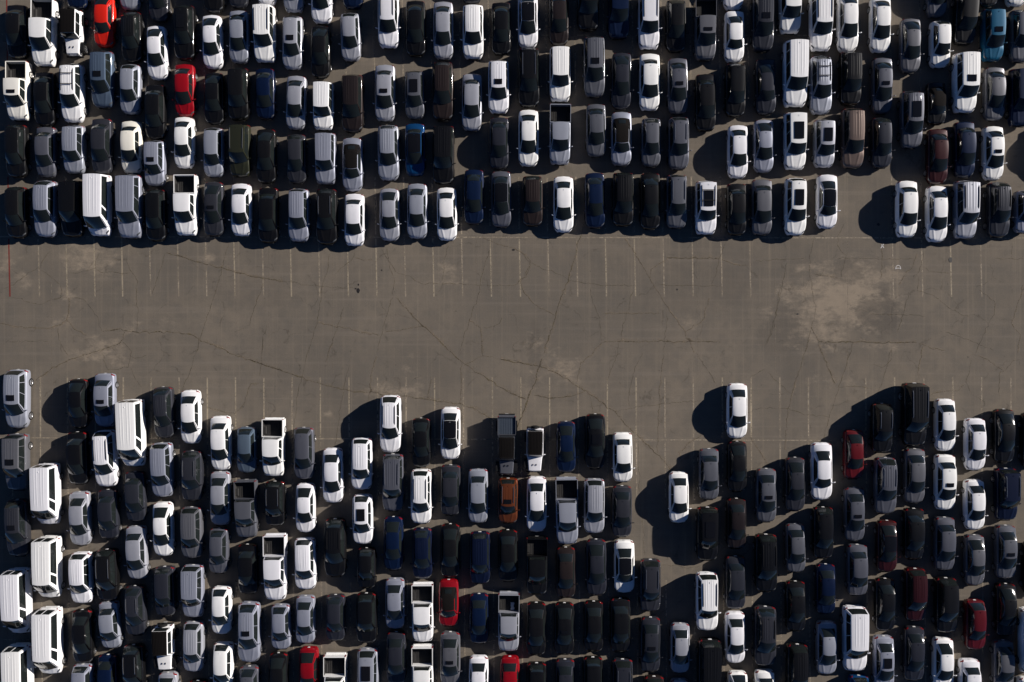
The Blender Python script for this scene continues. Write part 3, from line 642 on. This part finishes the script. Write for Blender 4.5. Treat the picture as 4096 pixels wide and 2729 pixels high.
LT = [(38, 2), (156, 1), (267, 0), (378, 0), (489, 0), (601, 1), (713, 1), (825, 1), (938, 0), (1052, 1), (1164, 0), (1277, 1), (1392, 0), (1506, 0), (1620, 1), (1734, 0), (1849, 1), (1964, 0), (2080, 0), (2194, 1), (2309, 1),
      (2424, 0), (2540, 0), (2655, 1), (2771, 1), (2887, 1), (3001, 1), (3572, 1), (3689, 1), (3804, 0), (3925, 1)]
LBt = [(161, 0), (270, 0), (493, 0), (604, 0), (716, 1), (829, 0), (942, 0), (1055, 0), (1168, 1), (1281, 0), (1396, 0), (1510, 1), (1624, 1), (1738, 0), (1853, 1), (1969, 0), (2083, 0), (2198, 0), (2312, 1), (2429, 0),
       (2544, 0), (2659, 1), (2773, 1), (2889, 0), (3004, 0), (3119, 1), (3233, 1), (3463, 1), (3578, 0), (3695, 1), (3811, 0), (3926, 1), (4043, 1), (381, 1), (48, 1)]
MM = {0: ML, 1: ML2, 2: MR}
for x, k in LT:
    strip(x - 3, 955, x + 2, 1187, .13, MM[k]); strip(x - 6, 707, x - 3, 938, .13, MM[max(k, 1)])
    strip(x - 10, 150, x - 6, 385, .12, MM[max(k, 1)]); strip(x - 12, -100, x - 10, 128, .12, MM[max(k, 1)])
for x, k in LBt:
    strip(x, 1510, x + 1, 1750, .13, MM[k]); strip(x + 1, 1768, x + 3, 2000, .12, ML2)
    strip(x + 5, 2322, x + 6, 2550, .12, ML2); strip(x + 6, 2568, x + 8, 2800, .12, ML2)
for y in (138, 947, 1759, 2559): strip(-100, y - (8 if y == 1759 else 0), 4200, y + 6, .11, ML2)
for x in (205, 1330, 1075, 2790, 3390, 3100, 1905):       # long faint seams running down the lot
    strip(x, 960 if x != 1330 else 1000, x + 2, 1500, .06, MSE, 'faint_seam')
CR = """
E 1385 735 1480 757 1600 790 1720 825 1845 855 1950 890 2070 915 2190 940 2353 968*2
F 0 925 110 940 245 962 345 978 480 1000 600 1010 700 1020 860 1022
E 1905 650 1880 760 1850 860 1815 990 1770 1130 1725 1260 1690 1370 1660 1460 1640 1568
E 860 1385 1000 1375 1140 1390 1300 1392 1450 1398 1580 1410 1660 1450*2
I 1660 78 1780 125 1950 205 2060 245 2190 283 2353 345*2
J 0 255 120 288 250 330 410 390 500 420 590 450 700 480 820 510 900 515 1010 520 1120 540 1300 553 1450 575 1590 592 1750 620 1850 650 1950 705 2030 760*2
I 1690 0 1665 90 1640 180 1610 250 1585 340 1550 420 1520 510
I 1035 20 1025 75 1000 110 900 150 800 180 650 230 570 250 440 320 300 420*2
E 575 1115 575 1200 555 1295 490 1335 400 1362 300 1355 180 1350 80 1340 0 1320
E 340 880 430 935 505 1000 520 1060 505 1110 440 1125 320 1165 230 1140 175 1125 95 1100
E 505 1100 580 1105 700 1115 760 1200 810 1260 830 1340 850 1385
E 420 715 340 820 335 850 240 900 100 1005 0 1045
E 840 720 800 780 790 860 720 880 640 905 580 900
E 790 860 850 900 930 890 1020 905 1080 900
E 1050 780 1090 880 1145 970 1135 1100 1150 1200 1140 1390
E 1380 730 1350 830 1310 950 1270 1080
E 560 1295 620 1370 720 1420
E 480 1350 490 1450 520 1568
I 510 110 570 220
I 850 170 890 330 970 325 1070 310 1090 230 1150 235 1230 205
I 1090 320 1130 410 1180 480
I 1090 230 1100 180 1050 130 1020 100
E 2190 990 2150 1100 2110 1220 2080 1340 1950 1395
E 2230 1330 2190 1420 2185 1568
I 2190 60 2185 120 2180 200 2165 390
I 2150 440 2090 450 2060 520 2040 600 1980 680 1970 700 1850 680 1720 640
F 660 740 640 900 610 960 600 1060 580 1190 555 1330 520 1440 490 1568
J 500 130 465 260 440 380 400 520 380 700 360 830
F 870 720 870 770 800 830 700 915
F 870 770 940 790 1020 793
F 780 1190 740 1310 700 1420 660 1560
J 690 100 660 170 630 270
J 830 290 795 400 780 510 750 660 730 830 710 980
J 1510 400 1490 500 1480 570
F 570 1310 700 1345 850 1370 950 1405 1080 1418
F 1190 1100 1150 1220 1110 1350 1090 1440 1060 1560
J 1050 220 1010 380 1000 510 970 630
F 1215 1100 1270 1160 1380 1280 1500 1390 1600 1490 1670 1560*2
J 1660 170 1770 270 1880 345 2010 430 2130 500 2300 580*2
F 1120 1390 1250 1380 1340 1360 1450 1340
F 1650 650 1620 800 1600 970
F 1090 700 1180 830 1210 890 1330 930 1430 990 1600 990 1750 990 1900 1000 2050 1010 2200 1005
F 1140 690 1150 800 1200 950 1190 1090
F 2000 700 1960 830 1920 950 1910 1050 1890 1160 1860 1180 1830 1290 1780 1440 1740 1568
F 1930 600 2060 660 2180 690 2250 720 2340 800 2290 930 2200 1005
F 1830 1300 1920 1360 1930 1450 1940 1568
F 1930 1350 2000 1355 2080 1320 2100 1270
J 1930 90 1935 215 1830 270 1780 300
J 1935 215 2050 235 2200 260 2353 295
J 1760 270 1760 420 1755 600 1765 780
G 185 740 260 820 400 880 520 920 570 960 700 985 850 1005 1120 1005
G 700 480 650 660 610 820 570 950 500 1130 450 1310 390 1480 370 1568*2
K 350 240 330 300 290 440 240 560 180 720 140 830*3
K 0 245 130 270 330 305 450 350 560 410 720 520 850 610 960 690 1070 810 1200 930 1310 1035 1430 1170*2
K 0 480 100 530 210 580
K 280 545 380 560 500 570 620 545 710 510*2
K 745 540 760 620 770 690
G 1040 610 1150 780 1250 950 1370 1150 1450 1260 1540 1390 1620 1568
K 1630 180 1700 290 1800 450
G 750 1020 770 1140 820 1250 850 1470
G 850 1470 1000 1472 1370 1470 1840 1475*2
K 850 95 780 190 670 280 640 440
G 1110 1050 1070 1200 1020 1350 1010 1470
K 985 110 980 200 930 330 890 440
G 1390 1230 1380 1400 1365 1568
K 1365 200 1330 500 1320 760 1310 1030
K 960 680 1080 650 1300 625 1500 600 1700 585
K 1185 180 1110 370 1070 560 1080 640
K 1160 900 1155 1050 1165 1390
O 1185 150 1195 400 1195 520
O 1330 597 1450 590 1560 620 1750 570
G 1390 775 1600 778 1830 778*2
G 1390 780 1260 870 1245 940
G 1880 640 1830 780 1790 930 1760 1000
G 1300 1000 1450 1005 1840 1008
G 860 1238 1100 1240 1340 1240
G 1740 1110 1690 1300 1540 1390
G 260 820 210 930 170 980 200 1060 290 1160 460 1255
G 2340 1000 2310 1150 2290 1330 2220 1500
G 1850 790 1980 835 2070 840
K 1500 1080 1500 1020 1590 930 1700 870
K 2090 890 2150 1000 2240 1130
H 860 480 800 600 800 680 870 760 830 940
H 770 778 1000 780 1200 782 1440 785
H 600 620 570 780 570 900 595 1080 620 1200 590 1330 580 1380 530 1560
H 580 1350 640 1470 665 1568
L 650 150 730 320 780 450*2
L 560 80 500 280 430 500 380 720 360 1000
L 930 100 870 300 820 450 740 700 680 920
H 640 1472 870 1475 1200 1478 1460 1478*3
H 1480 920 1465 1040 1600 1090 1700 1170 1820 1245 1900 1262
H 1390 1080 1350 1230 1300 1400
L 1250 150 1210 320 1170 430 1130 540
H 1980 1040 2120 1150 2100 1240 2000 1440 1950 1568
L 1920 250 1870 440 1920 540 2030 600 1990 720
H 2350 1000 2310 1130 2250 1320 2320 1420 2300 1568
L 2280 240 2200 335 2160 350 2150 430 2150 560
L 800 480 940 470 1090 490
L 0 700 160 645 390 655 520 705 730 720
L 220 340 290 430 400 520
L 80 390 200 320
H 1070 1245 1350 1245 1530 1260
H 600 910 700 925 800 940*2
L 1570 540 1650 515 1800 505 1860 450
H 110 795 350 790 540 775
H 380 810 330 1050 280 1280 200 1500
H 1170 690 1170 820 1160 940
H 1460 740 1430 850 1380 890 1310 1000
H 1520 720 1500 830 1440 950
H 1520 850 1560 890 1740 900
L 1100 290 1170 315 1240 250 1250 150
L 1700 20 1800 50 1960 110 2100 170
L 1480 110 1600 160 1700 170
L 1510 140 1470 330 1480 410
L 1980 210 2100 280 2180 340
H 2110 780 2353 785
H 2250 650 2250 780
E 80 1470 240 1468 400 1470
"""
TO = {'E': (0, 660), 'F': (1000, 660), 'G': (2000, 660), 'H': (2966, 660), 'I': (0, 1320), 'J': (1000, 1320), 'K': (2000, 1320), 'L': (2966, 1320), 'O': (2000, 1976)}
cb = MB(); hb = MB(); rc = random.Random(3)
for ln in CR.strip().splitlines():
    ln, _, wk = ln.partition('*'); q = ln.split(); o_ = TO[q[0]]; v = list(map(float, q[1:])); wt = {'': .05, '2': .085, '3': .12}[wk]
    pts = [Vector((*W2(o_[0] + v[i] / TS, o_[1] + v[i + 1] / TS), 0)) for i in range(0, len(v), 2)]
    fine = []
    for A, C_ in zip(pts[:-1], pts[1:]):
        n_ = max(2, int((C_ - A).length / .28))
        for k in range(n_):
            fine.append(A.lerp(C_, k / n_) + Vector((rc.gauss(0, .045), rc.gauss(0, .045), 0)))
    fine.append(pts[-1]); P = []
    for i, p_ in enumerate(fine):
        d = (fine[min(i + 1, len(fine) - 1)] - fine[max(i - 1, 0)]).normalized(); nn = Vector((-d.y, d.x, 0)); h = wt * rc.uniform(.25, .95) * (.3 if i in (0, len(fine) - 1) else 1)
        if wk and rc.random() < .16: h *= 1.7
        zc = .009; P.append([tuple(p_ + nn * h / 2 + Vector((0, 0, zc))), tuple(p_ - nn * h / 2 + Vector((0, 0, zc)))])
    cb.grid(np.array(P))
    if wk or rc.random() < .35:      # dusty crumbled edges beside the wider cracks
        hp = []
        for i, p_ in enumerate(fine):
            d = (fine[min(i + 1, len(fine) - 1)] - fine[max(i - 1, 0)]).normalized(); nn = Vector((-d.y, d.x, 0)); h = rc.uniform(.12, .42 if wk else .22)
            hp.append([tuple(p_ + nn * (h * .8) + Vector((0, 0, .0065))), tuple(p_ - nn * h * .35 + Vector((0, 0, .0065)))])
        hb.grid(np.array(hp))
link('crumbled_edges', hb.mesh('crumbled_edges', [line_mat("crumbled_dust", (0.27, 0.215, 0.155), .56)]), kind='structure')
link('pavement_cracks', cb.mesh('pavement_cracks', [crack_mat()]), kind='structure')
def blob(px, py, rx, ry, m, name, seed, z=.013):
    r2 = random.Random(seed); x, y = W2(px, py); n_ = 22; rad = [r2.uniform(.55, 1.1) for _ in range(n_)]
    rad = [(rad[i] + rad[(i + 1) % n_] + rad[i - 1]) / 3 for i in range(n_)]
    mb = MB(); mb.v = [(x, y, z)] + [(x + rx / PXM * rad[i] * math.cos(2 * math.pi * i / n_), y + ry / PXM * rad[i] * math.sin(2 * math.pi * i / n_), z) for i in range(n_)]
    mb.f = [(0, i + 1, (i + 1) % n_ + 1) for i in range(n_)]; mb.m = [0] * n_
    return link(name, mb.mesh(name, [m]), kind='structure')
MOIL = simple("oil_black", (0.014, 0.012, 0.012), .6)
for i, (x, y, a_, b_) in enumerate([(1433, 1162, 7, 11), (1434, 1139, 3, 5), (1423, 1155, 5, 3), (3802, 1039, 8, 13), (2709, 1158, 4, 4), (3190, 1257, 4, 4), (1527, 1081, 3, 3), (3513, 898, 8, 7), (2054, 1000, 7, 5)]): blob(x, y, a_, b_, MOIL, 'oil_stain', i)
# white marks sprayed on the asphalt by the empty stalls: a four-armed star and an arch on a bar
mk = MB(); x, y = W2(3529, 984)
for ang, ln_ in ((58, .22), (128, .15), (235, .27), (308, .25)):
    d = Vector((math.cos(math.radians(ang)), math.sin(math.radians(ang)), 0)); nn = Vector((-d.y, d.x, 0)); c_ = Vector((x, y, .014))
    mk.grid(np.array([[tuple(c_ + nn * .055), tuple(c_ - nn * .055)], [tuple(c_ + d * ln_ + nn * .02), tuple(c_ + d * ln_ - nn * .02)]]))
link('star_mark', mk.mesh('star_mark', [MWH]), kind='structure')
mk = MB(); x, y = W2(3592.5, 1073); P = []
for k in range(13):
    t = math.pi * k / 12; P.append([(x + r_ * math.cos(t), y + r_ * 1.15 * math.sin(t), .014) for r_ in (.20, .245)])
mk.grid(np.array(P)); mk.grid(np.array([[(x - .24, y - .03, .0142), (x + .24, y - .03, .0142)], [(x - .24, y + .02, .0142), (x + .24, y + .02, .0142)]]))
for sg in (-1, 1): mk.grid(np.array([[(x + sg * .22 - .03, y - .10, .0145), (x + sg * .22 + .03, y - .10, .0145)], [(x + sg * .22 - .03, y + .03, .0145), (x + sg * .22 + .03, y + .03, .0145)]]))
link('arch_mark', mk.mesh('arch_mark', [MWH]), kind='structure')
# ---------------------------------------------------------------- place every car as a thing with its parts
_types = {}
def typ(ty, ribs):
    if (ty, ribs) not in _types: _types[(ty, ribs)] = build_type(ty, ribs)
    return _types[(ty, ribs)]
def add(nm, me, parent, pm):
    o = bpy.data.objects.new(nm, me); COLL.objects.link(o); o.parent = parent
    if pm is not None:
        o.material_slots[0].link = 'OBJECT'; o.material_slots[0].material = pm
    return o
rv = random.Random(11); half = 4096 / PXM / 2
# a crumpled white rag lying in one open load bed
x, y = W2(2000 + 103 / TS, 1976 + 935 / TS, .8); rg = MB(); rr = random.Random(5); P = np.zeros((9, 9, 3))
for i in range(9):
    for j in range(9):
        a_ = 1 - .35 * abs(j - 4) / 4 * (i / 8)
        P[i, j] = (x + (j - 4) * .042 * a_ + .02 * math.sin(i * 1.3) + .05 * (i > 5) * (j - 4) / 4, y + (4 - i) * .085 + rr.uniform(-.015, .015), .735 + .05 * abs(math.sin(i * 1.7 + j * 1.1)) + rr.uniform(0, .02))
rag = link('rag', rg.grid(P).mesh('rag', [simple("white_cloth", (.6, .6, .62), .9)]), label='crumpled white rag lying on the black floor of the silver pickup bed', cat='rag')
for c, lb in zip(CARS, labels):
    ty = c['ty']; S = SPEC[ty]; sk = ty + rv.choice({'s': ['', '', '2', '3'], 'u': ['', '', '2', '3'], 'h': ['', '2']}.get(ty, [''])); ribs = 'T' in c['fl']
    root = bpy.data.objects.new(NAME[ty], None); COLL.objects.link(root); root.empty_display_size = .3
    root.location = (c['X'], c['Y'], 0); root.rotation_euler = (0, 0, c['rot'] + rv.gauss(0, .006))
    sy = c['L'] / (S['L'] + .12); sx = 1 + (sy - 1) * .35
    root.scale = (sx * rv.uniform(.985, 1.015), sy, 1 + (sx - 1) * .6)
    root['label'] = lb; root['category'] = tw(c).lower() if tw(c) != 'SUV' else 'SUV'
    if ty in GRP: root['group'] = GRP[ty]
    pm = paint(c['co'], rv.randrange(3)); far = abs(c['X']) > 16
    soft = 'O' in c['fl']
    for nm, me, sub in typ(sk, ribs):
        if soft and nm == 'rear_window': continue
        o = add(nm, me, root, pm if sub == 'paint' else None)
        if isinstance(sub, tuple) and far and sub[2] * c['X'] < 0: add(sub[0], sub[1], o, None)
    for f in c['fl']:
        if f != 'T':
            if f == 'X': f = 'X'
            for nm, me, _ in extra(sk, f): add(nm, me, root, None)
print('CARS', len(CARS), 'labels unique', len(set(labels)), 'objects', len(bpy.data.objects), 'fallback', nfb)
